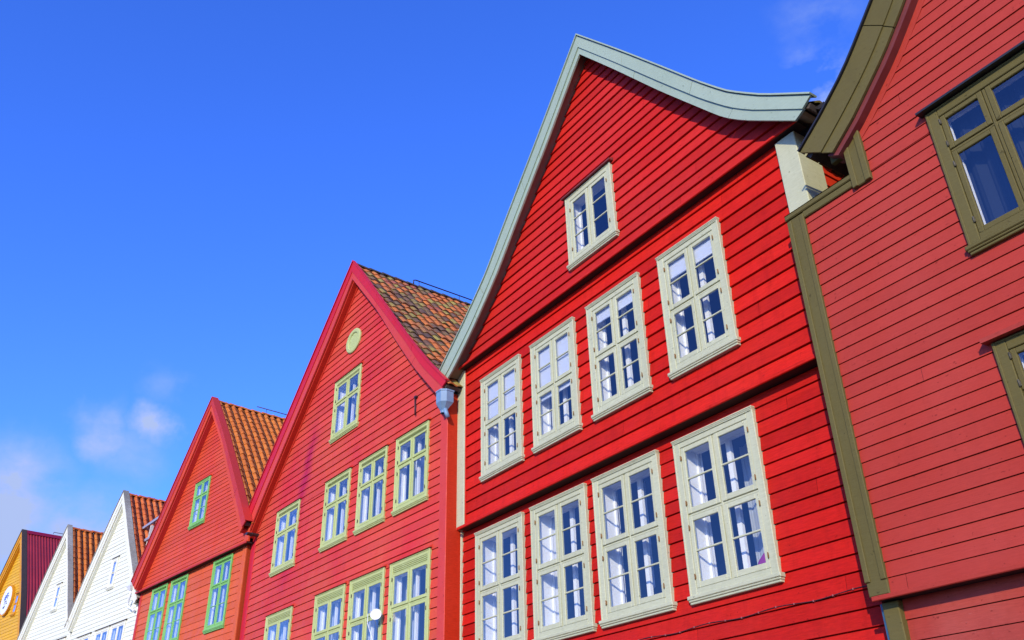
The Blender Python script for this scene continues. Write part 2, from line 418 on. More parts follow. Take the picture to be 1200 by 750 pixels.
    ys = gy + .021
    m.quad([(A, ys, C_), (A, yi, C_), (A, yi, D_), (A, ys, D_)]); m.quad([(B_, ys, C_), (B_, yi, C_), (B_, yi, D_), (B_, ys, D_)])
    m.quad([(A, ys, D_), (B_, ys, D_), (B_, yi, D_), (A, yi, D_)]); m.quad([(A, ys, C_), (B_, ys, C_), (B_, yi, C_), (A, yi, C_)])
    # inner wall face around the opening so that daylight only comes through the panes
    f = .05
    m.box(A - f * 4, A + f * .5, yi, yi + .03, C_ - .2, D_ + .2); m.box(B_ - f * .5, B_ + f * 4, yi, yi + .03, C_ - .2, D_ + .2)
    m.box(A + f * .5, B_ - f * .5, yi, yi + .03, D_ - f * .5, D_ + .2); m.box(A + f * .5, B_ - f * .5, yi, yi + .03, C_ - .2, C_ + f * .3)
    if post and cols == 2:
        xm = (A + B_) / 2; m.box(xm - .032, xm + .032, yi - .012, yi + .032, C_ + f * .3, D_ - f * .5)
        for k in range(len(cells) - 1): pass
    m.build('lining', 'reveal', o)
    if blind:
        bl = MB(); zb = D_ - blind
        bl.box(A + .015, B_ - .015, ys + .02, ys + .026, zb, D_ - .01); bl.tube([(A + .015, ys + .023, zb), (B_ - .015, ys + .023, zb)], .010, 6)
        bl.build('roller_blind', 'curtain', o)
    for (c0, c1, dpt, mt, zlow) in curtains:
        cm = MB(); n = 26; ph = random.uniform(0, 6)
        px = None
        for k in range(n):
            t = k / (n - 1); xx = A + (B_ - A) * (c0 + (c1 - c0) * t); yy = yi + dpt + .022 * math.sin(ph + t * (c1 - c0) * 34) + .006 * math.sin(ph * 2 + t * 61)
            if px is not None:
                cm.quad([(px[0] , px[1], C_ + zlow), (xx, yy, C_ + zlow), (xx, yy, D_ + .05), (px[0], px[1], D_ + .05)], .5, True)
            px = (xx, yy)
        cm.build('curtain', mt, o)
    return o, (ix0 - .03, ix1 + .03, iz0 - .03, iz1 + .03 + (header or 0))

# ------------------------------------------------------------------ roofs and rakes
def resample(pts, n):
    d = [0]
    for a, b in zip(pts, pts[1:]): d.append(d[-1] + math.dist(a, b))
    out = []
    for i in range(n):
        s = d[-1] * i / (n - 1)
        for k in range(len(d) - 1):
            if d[k] <= s <= d[k + 1] + 1e-9: break
        t = (s - d[k]) / ((d[k + 1] - d[k]) or 1e-9)
        # catmull-rom for a smooth sweep
        p0 = pts[max(k - 1, 0)]; p1 = pts[k]; p2 = pts[k + 1]; p3 = pts[min(k + 2, len(pts) - 1)]
        f = lambda a, b, c, e: .5 * (2 * b + (c - a) * t + (2 * a - 5 * b + 4 * c - e) * t * t + (3 * b - a - 3 * c + e) * t ** 3)
        q = (f(p0[0], p1[0], p2[0], p3[0]), f(p0[1], p1[1], p2[1], p3[1]))
        lin = (p1[0] + (p2[0] - p1[0]) * t, p1[1] + (p2[1] - p1[1]) * t)
        out.append((q[0] * .5 + lin[0] * .5, q[1] * .5 + lin[1] * .5))
    return out
def band(mb, P, Q, y0, y1, r=.5):
    """solid between two polylines P (outer) and Q (inner), from y0 (front) to y1"""
    n = len(P)
    for i in range(n - 1):
        a, b, c, d = P[i], P[i + 1], Q[i + 1], Q[i]
        mb.quad([(a[0], y0, a[1]), (b[0], y0, b[1]), (c[0], y0, c[1]), (d[0], y0, d[1])], r)
        mb.quad([(a[0], y1, a[1]), (b[0], y1, b[1]), (c[0], y1, c[1]), (d[0], y1, d[1])], r)
        mb.quad([(a[0], y0, a[1]), (b[0], y0, b[1]), (b[0], y1, b[1]), (a[0], y1, a[1])], r)
        mb.quad([(d[0], y0, d[1]), (c[0], y0, c[1]), (c[0], y1, c[1]), (d[0], y1, d[1])], r)
    for i in (0, n - 1):
        a, d = P[i], Q[i]; mb.quad([(a[0], y0, a[1]), (d[0], y0, d[1]), (d[0], y1, d[1]), (a[0], y1, a[1])], r)
def jointed(mb, P, Q, y0, y1):
    """the same board run made of two or three lengths butted together"""
    n = len(P); cuts = sorted({0, int(n * random.uniform(.28, .42)), int(n * random.uniform(.6, .78)), n - 1})
    for a, b in zip(cuts, cuts[1:]):
        j = random.uniform(-.002, .002); Pa, Qa = P[a:b + 1], Q[a:b + 1]
        if b < n - 1:
            f = .05; Pa = Pa[:-1] + [(Pa[-1][0] + (Pa[-2][0] - Pa[-1][0]) * f, Pa[-1][1] + (Pa[-2][1] - Pa[-1][1]) * f)]
            Qa = Qa[:-1] + [(Qa[-1][0] + (Qa[-2][0] - Qa[-1][0]) * f, Qa[-1][1] + (Qa[-2][1] - Qa[-1][1]) * f)]
        band(mb, Pa, Qa, y0 + j, y1 + j, random.random())
def offset(P, d, side):
    """shift a polyline that runs peak -> foot by d outward (up). side=-1 left slope, 1 right slope"""
    out = []
    for i in range(len(P)):
        a = P[max(i - 1, 0)]; b = P[min(i + 1, len(P) - 1)]
        tx, tz = b[0] - a[0], b[1] - a[1]; l = math.hypot(tx, tz)
        nx, nz = -tz / l * side, tx / l * side
        out.append((P[i][0] + nx * d, P[i][1] + nz * d))
    return out
def mitre(P, xp):
    """keep the first point on the vertical through the peak"""
    a, b = P[0], P[1]
    t = (xp - a[0]) / ((b[0] - a[0]) or 1e-9)
    return [(xp, a[1] + t * (b[1] - a[1]))] + P[1:]

def tile_slope(mb, P, side, ya, yb, tw=.21, tl=.27, drop=.05, amp=.034, jit=.006, rough=0.0, gap=.06):
    """Curved clay tiles laid over a slope; P runs peak -> foot"""
    P = offset(P, -drop, side)
    d = [0]
    for a, b in zip(P, P[1:]): d.append(d[-1] + math.dist(a, b))
    def at(s):
        s = min(max(s, 0), d[-1])
        for k in range(len(d) - 1):
            if s <= d[k + 1]: break
        t = (s - d[k]) / (d[k + 1] - d[k]); a, b = P[k], P[k + 1]
        tx, tz = b[0] - a[0], b[1] - a[1]; l = math.hypot(tx, tz)
        return Vector((a[0] + tx * t, 0, a[1] + tz * t)), Vector((-tz / l * side, 0, tx / l * side))
    prof = ((0, .0), (.12, .55), (.30, 1.0), (.50, .92), (.68, .45), (.84, .08), (1.0, .0))
    rows = int(d[-1] / tl); cols = int((yb - ya) / tw)
    for r in range(rows + 1):
        s1 = d[-1] - r * tl + .02; s0 = max(s1 - tl - .04, .02)
        if s1 < .06: break
        p0, n0 = at(s0); p1, n1 = at(s1)
        if s1 > d[-1]: p1 = p1 + (p1 - p0).normalized() * (s1 - d[-1])
        for c in range(cols):
            y0 = ya + c * tw; rv = random.random(); j = random.uniform(-jit, jit); jr = random.uniform(-jit, jit)
            lo = []; hi = []; und = []
            for (t, h) in prof:
                y_ = y0 + t * tw * (1 - gap)
                a_ = h * amp
                hi.append(p0 + n0 * (a_ + .000 + jr)); hi[-1] = hi[-1] + Vector((0, y_, 0))
                lo.append(p1 + n1 * (a_ + .026 + j) + (p1 - p0).normalized() * (j * 2)); lo[-1] = lo[-1] + Vector((0, y_, 0))
                und.append(lo[-1] - n1 * .022)
            for k in range(len(prof) - 1):
                mb.quad([lo[k], lo[k + 1], hi[k + 1], hi[k]], rv, True)
                mb.quad([und[k], und[k + 1], lo[k + 1], lo[k]], rv)

def make_roof(house, outL, inL, outR, inR, yf, wallz, mats, depth_back, tile=None, lay=.55, cap=.04, capmat=None, midL=None, midR=None, thick=.03, tw=.21, tl=.27, amp=.034, ridge=True, jit=.006, gap=.06, n=22, eave=.0, sof=(-.055, -.006), sof_y=.060):
    """barge boards, verge caps, soffit + roof deck and tile skin. yf = y of the barge front."""
    up_m, lo_m, sof_m = mats
    xp = outL[0][0]
    res = {}
    for side, out_, in_, mid_ in ((-1, outL, inL, midL), (1, outR, inR, midR)):
        P = resample(out_, n); Q = resample(in_, n)
        Mi = resample(mid_, n) if mid_ else [(p[0] + (q[0] - p[0]) * lay, p[1] + (q[1] - p[1]) * lay) for p, q in zip(P, Q)]
        P[0] = (xp, P[0][1]); Mi[0] = (xp, Mi[0][1]); Q[0] = (xp, Q[0][1])
        m = MB(); jointed(m, P, Mi, yf, yf + thick); m.build('barge_board', up_m, house)
        Mi2 = [(a[0] + (b[0] - a[0]) * -.1, a[1] + (b[1] - a[1]) * -.1) for a, b in zip(Mi, Q)]
        m = MB(); jointed(m, Mi2, Q, yf + .018, yf + .018 + thick); m.build('barge_board', lo_m, house)
        # thin verge cap on top
        C0 = mitre(offset(P, .010, side), xp); C1 = mitre(offset(P, .030, side), xp)
        m = MB(); band(m, C1, C0, yf - .022, yf + cap); m.build('verge_cap', capmat or up_m, house)
        # soffit boards + deck
        So = mitre(offset(Q, sof[0] if side < 0 else sof[1], side), xp)
        Dk = mitre(offset(P, -.10, side), xp)
        m = MB(); band(m, [(a[0] + (b[0] - a[0]) * .35, a[1] + (b[1] - a[1]) * .35) for a, b in zip(So, Dk)], So, yf + sof_y, .12); m.build('soffit', sof_m, house)
        m = MB(); band(m, mitre(offset(P, -.02 if not tile else -.07, side), xp), mitre(offset(P, -.13, side), xp), yf + .05, depth_back); m.build('roof', 'tile_dark' if tile else sof_m, house) if True else None
        if tile:
            m = MB()
            tile_slope(m, P, side, yf + cap - .01, depth_back if side > 0 else min(depth_back, 4), tw, tl, .055, amp, gap=gap, jit=jit)
            m.build('tiling', tile, house)
        res[side] = (P, Q, So)
    return res

def wall_lim(So, side):
    pts = sorted([(p[0], p[1]) for p in So], key=lambda t: t[1])
    return lambda z: interp(pts, z)

def ridge_tiles(house, xp, zp, y0, y1, mat, r=.10, l=.33):
    m = MB(); y = y0
    while y < y1:
        seg = 8; j = random.uniform(-.006, .006)
        a = []; b = []
        for k in range(seg + 1):
            t = math.pi * k / seg
            a.append((xp - math.cos(t) * r * 1.05, y, zp + math.sin(t) * r * .9 + j + .018)); b.append((xp - math.cos(t) * r, y + l + .02, zp + math.sin(t) * r * .8 + j))
        rv = random.random()
        for k in range(seg): m.quad([a[k], a[k + 1], b[k + 1], b[k]], rv, True)
        m.quad(a, rv)
        y += l
    m.build('ridge_tiles', mat, house)

def gutter(house, x, z, y0, y1, mat='dark_metal', r=.06, label=None):
    m = MB(); seg = 9; th = .006
    def ring(y, rr): return [(x - math.cos(math.pi * k / seg) * rr, y, z - math.sin(math.pi * k / seg) * rr) for k in range(seg + 1)]
    A, B_, a, b = ring(y0, r), ring(y1, r), ring(y0, r - th), ring(y1, r - th)
    for k in range(seg):
        m.quad([A[k], A[k + 1], B_[k + 1], B_[k]], .5, True); m.quad([a[k], a[k + 1], b[k + 1], b[k]], .5, True)
        m.quad([A[k], A[k + 1], a[k + 1], a[k]])
    m.quad([p for p in ring(y0 + .003, r - .002)])
    o = m.build('gutter', mat, house)
    y = y0 + .12
    while y < min(y1, y0 + 3):
        bm_ = MB(); pts = [(x - math.cos(math.pi * k / 8) * (r + .008), y, z - math.sin(math.pi * k / 8) * (r + .008)) for k in range(9)]
        bm_.tube(pts, .008, 6); bm_.build('gutter_bracket', mat, o); y += .9
    return o

def body(house, xl, xr, back, zt, mat_l, mat_r, y0=0.05, room_levels=(), plinth=True, zr=None, pitch=.18, ys=None):
    """side walls, back wall, floors, inner room surfaces"""
    zr = zr if zr is not None else zt
    for nm, fr, mt, zz, in (('side_wall', rside(xr), mat_r, zr), ('side_wall', lside(xl), mat_l, zt)):
        m = MB(); siding(m, -1.3, zz, pitch, lambda z: (y0 if ys is None else ys), lambda z: min(back, 9), fr, .02, seam=3.2); m.build(nm, mt, house)
    m = MB(); m.box(xl + .02, xr - .02, back - .05, back, -1.6, zt); m.build('back_wall', mat_l, house)
    m = MB()
    for z in room_levels: m.box(xl + .05, xr - .05, y0 + .16, 5.0, z - .08, z + .08)
    m.box(xl + .05, xr - .05, 5.0, 5.1, -1.6, max(zt, zr))
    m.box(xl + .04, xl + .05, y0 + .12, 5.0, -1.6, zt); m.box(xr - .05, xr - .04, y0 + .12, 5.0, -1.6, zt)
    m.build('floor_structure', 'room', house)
    if plinth:
        m = MB(); m.box(xl - .03, xr + .03, y0 - .06, back, -1.6, -1.25); m.build('plinth', 'concrete', house)

def skirt(house, x0, x1, yf, yw, z, mat, h=.06):
    m = MB()
    m.cbox(x0, x1, yf - .010, yf + .012, z, z + h, .006)
    o = m.build('skirt_board', mat, house)
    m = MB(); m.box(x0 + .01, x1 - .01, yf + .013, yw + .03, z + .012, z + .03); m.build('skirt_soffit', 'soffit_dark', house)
    return o

def post(house, x0, x1, yf, yb, z0, z1, mat, beads=0, name='corner_board'):
    m = MB(); m.cbox(x0, x1, yf, yb, z0, z1, .008)
    if beads:
        w = (x1 - x0) * .24
        m.cbox(x0 - .004, x0 + w, yf - .016, yf + .004, z0 + .12, z1 - .02); m.cbox(x1 - w, x1 + .004, yf - .016, yf + .004, z0 + .12, z1 - .02)
    return m.build(name, mat, house)

INF = lambda v: (lambda z: v)
HG = 'gabled wooden houses in the row'

# ================================================================== HOUSE: bright red, sage trim (centre right)
h2 = thing('wooden_house', 'tallest bright red wooden house, with pale sage window frames and grey-green barge boards', 'house', (-4.835, 7.0, 0), 0, HG)
TR = ('pale_trim', 'pale_trim', 'pale_trim')
up_y, lo_y = .08, .16
holes_u = []; holes_l = []; holes_g = []
blinds = [(.62, ()), (.86, ()), (.20, ()), (.26, ())]
for k, (a, b) in enumerate(((-6.287, -5.163), (-4.851, -3.775), (-3.461, -2.352), (-1.964, -.886))):
    cu = [(-.25, .10, .06, 'curtain', .02)]
    if k == 3: cu = [(-.3, .02, .05, 'curtain', .02), (.55, .80, .30, 'sheer', .0)]
    if k == 1: cu = [(-.3, .22, .07, 'curtain', .02)]
    if k == 2: cu = [(-.3, -.02, .06, 'curtain', .02), (.66, .9, .16, 'curtain', .0)]
    o, hl = window(h2, a, b, 4.625, 6.290, up_y - .034, TR, cas=.105, rows=((.5, 1), (.5, 1)), crown=True, blind=blinds[k][0], curtains=cu, depth=.175)
    holes_u.append(hl)
for k, (a, b) in enumerate(((-6.592, -5.32), (-5.105, -3.857), (-3.684, -2.444), (-2.155, -.909))):
    cu = [(-.25, .08, .06, 'curtain', .02)]
    if k == 3: cu = [(-.25, .05, .06, 'curtain', .02), (.30, .62, .42, 'sheer', .0)]
    if k == 0: cu.append((.75, 1.1, .35, 'sheer', 0))
    if k == 1: cu = [(-.25, .16, .05, 'curtain', .02), (.80, .98, .30, 'sheer', .0)]
    if k == 2: cu = [(-.25, .0, .06, 'curtain', .02), (.22, .34, .28, 'sheer', .3)]
    o, hl = window(h2, a, b, 2.02, 3.808, lo_y - .032, TR, cas=.10, rows=((.5, 1), (.5, 1)), stile=.058, crown=True, curtains=cu, depth=.23)
    holes_l.append(hl)
o, hl = window(h2, -3.685, -2.60, 7.11, 8.345, -.032, TR, cas=.10, rows=((1, 2),), stile=.058, depth=.16, hood=('hood_red', .05, .02, .05), sill=True, post=False)
holes_g.append(hl)
# rake curves (at the barge front)
outL = [(-2.976, 11.25), (-3.742, 10.382), (-4.246, 9.822), (-5.18, 8.805), (-5.822, 8.083), (-6.557, 7.459), (-7.266, 6.935), (-7.366, 6.852)]
midL = [(-2.976, 10.995), (-3.593, 10.263), (-4.081, 9.701), (-4.991, 8.689), (-5.645, 7.987), (-6.329, 7.35), (-7.025, 6.828), (-7.216, 6.704)]
inL = [(-2.976, 10.844), (-3.52, 10.215), (-4.0, 9.652), (-4.915, 8.65), (-5.544, 7.939), (-6.231, 7.309), (-6.903, 6.782), (-7.136, 6.638)]
outR = [(-2.976, 11.25), (-2.047, 10.068), (-1.298, 9.091), (-.644, 8.23), (-.238, 7.737), (.224, 7.301), (.817, 6.84)]
midR = [(-2.976, 10.995), (-2.163, 9.945), (-1.364, 8.89), (-.688, 8.017), (-.276, 7.537), (.035, 7.243), (.685, 6.746)]
inR = [(-2.976, 10.844), (-2.201, 9.831), (-1.406, 8.761), (-.854, 8.05), (-.402, 7.478), (-.087, 7.179), (.557, 6.679)]
def nearer(pts, k=6.76 / 6.84, ox=-4.835): return [((x + ox) * k - ox, z * k) for x, z in pts]
outL, midL, inL, outR, midR, inR = map(nearer, (outL, midL, inL, outR, midR, inR))
rf = make_roof(h2, outL, inL, outR, inR, -.24, 0, ('sage_barge', 'sage_barge', 'soffit_brown'), 14, 'tile_old', midL=midL, midR=midR, cap=.10, n=30, sof=(.09, .10), sof_y=.075)
xl = wall_lim(rf[-1][2], -1); xr = wall_lim(rf[1][2], 1)
m = MB(); siding(m, 6.76, 10.8, .171, lambda z: min(xl(z) + .0, -2.98), lambda z: max(min(xr(z), .50), -2.97), front(0), .025, holes_g, slot=.017, seam=8); m.build('gable_boards', 'red_gable', h2)
m = MB(); siding(m, 3.99, 6.80, .188, INF(-6.85), INF(.16), front(up_y), .025, holes_u, seam=6, slot=.015); m.build('wall_boards', 'red_board', h2)
m = MB(); siding(m, -1.3, 4.0, .160, INF(-7.06), INF(.20), front(lo_y), .019, holes_l, seam=6, slot=.013); m.build('wall_boards', 'red_low', h2)
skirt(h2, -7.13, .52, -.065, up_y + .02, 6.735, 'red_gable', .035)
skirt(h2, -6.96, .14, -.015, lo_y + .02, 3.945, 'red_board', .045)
post(h2, -7.06, -6.83, .03, .30, 3.98, 6.73, 'pale_trim'); post(h2, -7.14, -7.035, .11, .35, -1.3, 4.06, 'pale_trim')
post(h2, -6.83, -6.81, .045, .09, 3.98, 6.73, 'red_board', name='trim_strip')
post(h2, .130, .405, .008, .42, 5.42, 6.72, 'pale_trim')
m = MB(); n_ = 60
pts = [(-3.2 + 3.4 * k / n_, lo_y - .026 + .002 * math.sin(k), 1.716 + .012 * math.sin(k * .37) ) for k in range(n_ + 1)]
m.tube(pts, .0045, 6); cbl = m.build('wall_cable', 'rod', h2)
for k in range(2, n_, 4):
    p = pts[k]; m = MB(); m.box(p[0] - .006, p[0] + .006, p[1] - .008, p[1] + .02, p[2] - .008, p[2] + .008); m.build('cable_clip', 'clip_pink', cbl)
body(h2, -7.03, .19, 14, 6.9, 'red_board', 'red_side', .2, (3.95, 6.72), zr=5.40)
m = MB(); siding(m, 5.42, 6.95, .17, INF(.42), INF(12), rside(.385), .02); m.build('side_wall', 'red_side', h2)
m = MB(); m.box(.14, .385, .42, 12, 5.40, 5.43); m.build('ledge_board', 'red_side', h2)
g2 = gutter(h2, .86, 6.70, -.10, 12, r=.055)

# ================================================================== HOUSE: pink red with olive trim (right edge)
h1 = thing('wooden_house', 'chalky pink-red wooden house with olive brown trim, cut by the right edge of the view', 'house', (-4.608, 6.83, 0), -1.0, HG)
OL = ('olive', 'olive', 'olive')
W1_ = 7.4; XP = 3.70
def mir(pts): return [(2 * XP - x, z) for x, z in pts]
oL = [(XP, 9.85), (2.75, 8.55), (2.1, 7.72), (1.65, 7.183), (1.282, 6.76), (1.10, 6.575), (.774, 6.305), (.428, 6.055)]
iL = [(XP, 9.52), (2.9, 8.30), (2.35, 7.48), (1.922, 6.923), (1.57, 6.512), (1.342, 6.293), (1.08, 6.05), (.774, 5.817)]
mL_ = [(XP, 9.66), (2.82, 8.40), (2.25, 7.58), (1.826, 7.006), (1.472, 6.589), (1.25, 6.374), (.95, 6.12), (.660, 5.895)]
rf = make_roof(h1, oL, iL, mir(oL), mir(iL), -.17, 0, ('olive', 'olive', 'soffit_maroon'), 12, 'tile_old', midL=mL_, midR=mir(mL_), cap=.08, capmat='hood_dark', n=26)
hw = []
for (a, b) in ((1.712, 2.778), (4.62, 5.69)):
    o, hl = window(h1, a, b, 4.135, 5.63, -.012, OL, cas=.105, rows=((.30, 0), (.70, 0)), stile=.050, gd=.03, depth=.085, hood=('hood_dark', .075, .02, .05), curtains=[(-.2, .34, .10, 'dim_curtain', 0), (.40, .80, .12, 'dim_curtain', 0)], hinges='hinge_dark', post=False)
    hw.append(hl)
for (a, b) in ((1.634, 2.74), (4.66, 5.77)):
    o, hl = window(h1, a, b, 1.85, 3.24, -.012, OL, cas=.105, rows=((.30, 0), (.70, 0)), stile=.050, gd=.03, depth=.085, hood=('pink_low', .075, .035, .05), hinges='hinge_dark', post=False)
    hw.append(hl)
xl = wall_lim(rf[-1][2], -1); xr = wall_lim(rf[1][2], 1)
m = MB(); siding(m, 1.545, 5.45, .125, INF(.19), INF(W1_ - .19), front(0), .012, hw, seam=14, slot=.0065)
siding(m, 5.45, 9.45, .125, lambda z: max(min(xl(z), XP), 1.02), lambda z: min(max(xr(z), XP), W1_ - 1.02), front(0), .012, hw, seam=14, slot=.0065); m.build('wall_boards', 'pink_board', h1)
m = MB(); siding(m, -1.3, 1.56, .165, INF(.20), INF(W1_ - .2), front(.13), .012, seam=12, slot=.007); m.build('wall_boards', 'pink_low', h1)
# sloping trim board beside the soffit
P, Q, So = rf[-1]
m = MB(); band(m, [p for p in So], offset(So, -.07, -1), -.016, .01); m.build('rake_trim', 'pink_board', h1)
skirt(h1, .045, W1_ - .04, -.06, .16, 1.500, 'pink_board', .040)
post(h1, 0, .205, -.03, .30, 1.545, 5.47, 'olive', 1); post(h1, W1_ - .205, W1_, -.03, .30, 1.545, 5.47, 'olive', 1)
post(h1, .045, .200, .055, .30, -1.3, 1.50, 'olive'); post(h1, W1_ - .2, W1_ - .045, .055, .30, -1.3, 1.50, 'olive')
post(h1, .012, .043, .075, .26, -1.3, 1.50, 'blue_trim', name='blue_edge_board')
# shoulder: flashing cap, low roof behind it and the short upright board
m = MB(); m.cbox(-.02, .86, -.050, .05, 5.475, 5.535, .01); m.cbox(.20, .84, -.035, .05, 5.395, 5.475, .008)
m.quad([(-.02, -.05, 5.537), (.86, -.05, 5.537), (.86, .35, 5.56), (-.02, .35, 5.56)])
m.build('shoulder_flashing', 'olive', h1)
m = MB(); m.box(-.01, .86, .05, 12, 5.36, 5.42); m.build('shoulder_roof', 'hood_dark', h1)
m = MB(); m.cbox(.835, 1.04, -.045, .02, 5.350, 6.04, .008); m.cbox(.835, .895, -.06, -.04, 5.352, 5.93); m.cbox(.98, 1.044, -.06, -.04, 5.352, 6.02)
m.cbox(.66, .84, -.03, .03, 5.80, 5.92); m.build('upright_board', 'olive', h1)
m = MB(); siding(m, 5.40, 6.4, .16, INF(.03), INF(10), lside(.86), .012); m.build('side_wall', 'red_side', h1)
body(h1, .02, W1_ - .02, 12, 5.38, 'pink_low', 'pink_low', .12, (1.5,))

# ================================================================== HOUSE: crimson with yellow green windows
h3 = thing('wooden_house', 'faded crimson wooden house with yellow-green windows, round vent and mossy tiled roof', 'house', (-11.88, 6.86, 0), 2.9, HG)
LI = ('lime', 'lime', 'lime')
hs = []
LH = ('crim_board', .035, .012, .035)
for (a, b) in ((-6.98, -5.80), (-4.565, -3.48), (-3.12, -2.04), (-1.70, -.59)):
    o, hl = window(h3, a, b, 4.68, 6.04, -.012, LI, cas=.075, rows=((.36, 0), (.64, 0)), stile=.045, gd=.016, depth=.125, header=.05, hood=LH, hinges='hinge_dark', curtains=[(-.35, .0, .04, 'curtain', 0), (.15, .5, .16, 'curtain', 0)])
    hs.append(hl)
for k, (a, b) in enumerate(((-6.93, -5.64), (-4.587, -3.36), (-3.162, -1.91), (-1.713, -.44))):
    cu = [(-.4, .0, .03, 'curtain', 0), (-.2, .42, .15, 'sheer', 0)]
    if k != 0: cu.append((.5, .72, .2, 'curtain', 0))
    o, hl = window(h3, a, b, 2.02, 3.77, -.012, LI, cas=.08, rows=((.38, 0), (.62, 0)), stile=.048, gd=.016, depth=.13, header=.11, hood=LH, hinges='hinge_dark', curtains=cu)
    hs.append(hl)
o, hl = window(h3, -4.52, -3.34, 6.95, 8.29, -.012, LI, cas=.08, rows=((.37, 0), (.63, 0)), stile=.048, gd=.016, depth=.13, header=.04, hood=LH, hinges='hinge_dark', curtains=[(-.35, .05, .04, 'curtain', 0), (.12, .30, .16, 'curtain', 0)])
hs.append(hl)
outL = [(-3.80, 11.01), (-5.23, 9.595), (-6.809, 8.026), (-7.9, 6.93), (-8.382, 6.392), (-8.47, 6.24)]
inL = [(-3.80, 10.56), (-4.785, 9.46), (-6.311, 7.90), (-7.45, 6.72), (-7.865, 6.261), (-8.28, 5.78)]
outR = [(-3.80, 11.01), (-3.251, 10.378), (-1.80, 8.63), (-1.076, 7.773), (-.416, 7.046), (.196, 6.446)]
midR = [(-3.80, 10.75), (-2.6, 9.40), (-1.262, 7.845), (-.649, 7.087), (.073, 6.382)]
inR = [(-3.80, 10.56), (-2.595, 9.217), (-1.635, 8.016), (-.922, 7.158), (-.08, 6.277)]
rf = make_roof(h3, outL, inL, outR, inR, -.20, 0, ('crim_trim', 'crim_trim2', 'crim_soffit'), 12, 'tile_old', midR=midR, cap=.05, tw=.205, tl=.25, amp=.030, gap=.07, n=26, jit=.012, lay=.50)
xl = wall_lim(rf[-1][2], -1); xr = wall_lim(rf[1][2], 1)
m = MB()
siding(m, -1.3, 5.9, .153, INF(-8.13), INF(-.215), front(0), .018, hs, seam=9, slot=.010)
siding(m, 5.9 + .0, 10.5, .153, lambda z: max(min(xl(z), -3.81), -8.13), lambda z: min(max(xr(z), -3.79), -.215), front(0), .018, hs, seam=9, slot=.010)
m.build('wall_boards', 'crim_board', h3)
P, Q, So = rf[-1]
m = MB(); band(m, So, offset(So, -.055, -1), -.028, .0); m.build('rake_trim', 'crim_soffit', h3)
post(h3, -.217, -.005, -.028, 1.2, -1.3, 6.35, 'crim_trim2'); post(h3, -8.36, -8.12, -.028, .25, -1.3, 6.0, 'crim_trim')
body(h3, -8.33, -.02, 12, 6.1, 'crim_board', 'red_side', .0, (3.9, 6.4), zr=6.3, ys=1.2)
ridge_tiles(h3, -3.80, 10.90, -.12, 12, 'tile_dark', .085)
gutter(h3, -8.46, 6.02, -.12, 10)
# vent
m = MB(); seg = 40; c0 = (-3.81, 9.035)
for (ra, ya_, rb, yb_) in ((.325, .0, .325, -.030), (.325, -.030, .305, -.042), (.305, -.042, .235, -.042), (.235, -.042, .215, -.028), (.215, -.028, .210, -.016), (.210, -.016, 0.001, -.016)):
    for k in range(seg):
        t0, t1 = 2 * math.pi * k / seg, 2 * math.pi * (k + 1) / seg
        m.quad([(c0[0] + ra * math.cos(t0), ya_ - .01, c0[1] + ra * .86 * math.sin(t0)), (c0[0] + ra * math.cos(t1), ya_ - .01, c0[1] + ra * .86 * math.sin(t1)), (c0[0] + rb * math.cos(t1), yb_ - .01, c0[1] + rb * .86 * math.sin(t1)), (c0[0] + rb * math.cos(t0), yb_ - .01, c0[1] + rb * .86 * math.sin(t0))], .5, False)
m.build('round_vent', 'lime', h3)
m = MB(); m.box(-.0055, .004, -.02, 1.2, -1.3, 6.33); m.build('side_board', 'red_side', h3)
m = MB(); m.tube([(-1.07, -.05, 6.65), (-1.065, -.045, 6.45), (-1.063, -.04, 6.30)], .014, 6); m.box(-1.10, -1.03, -.06, 0, 6.64, 6.675); m.build('wall_anchor', 'rod', h3)
# hopper
m = MB(); cx, cy = .01, -.13
def hexr(w, dp, z): return [(cx - w, cy - dp * .25, z), (cx - w * .35, cy - dp, z), (cx + w * .6, cy - dp, z), (cx + w, cy - dp * .25, z), (cx + w, cy + dp, z), (cx - w, cy + dp, z)]
rings = [hexr(.160, .12, 6.32), hexr(.160, .12, 6.295), hexr(.150, .11, 6.29), hexr(.150, .11, 6.10), hexr(.05, .04, 5.97), hexr(.045, .04, 5.93)]
for A, B_ in zip(rings, rings[1:]):
    for k in range(6): m.quad([A[k], A[(k + 1) % 6], B_[(k + 1) % 6], B_[k]])
m.quad(rings[0]); hop = m.build('rainwater_hopper', 'zinc', h3)
m = MB(); m.tube([(cx + .06, cy, 5.99), (cx + .08, cy + .02, 5.90), (cx + .08, cy + .05, 5.84)], .036, 10); m.build('outlet_pipe', 'zinc', hop)
m = MB(); m.tube([(-3.80, 1.40, 11.0), (-3.80, 1.40, 11.10), (-3.80, 1.46, 11.12), (-3.80, 7, 11.12)], .016, 6)
for yy in (1.55, 2.7, 4, 5.5): m.tube([(-3.80, yy, 10.85), (-3.80, yy, 11.12)], .007, 5)
m.build('ridge_rail', 'rod', h3)

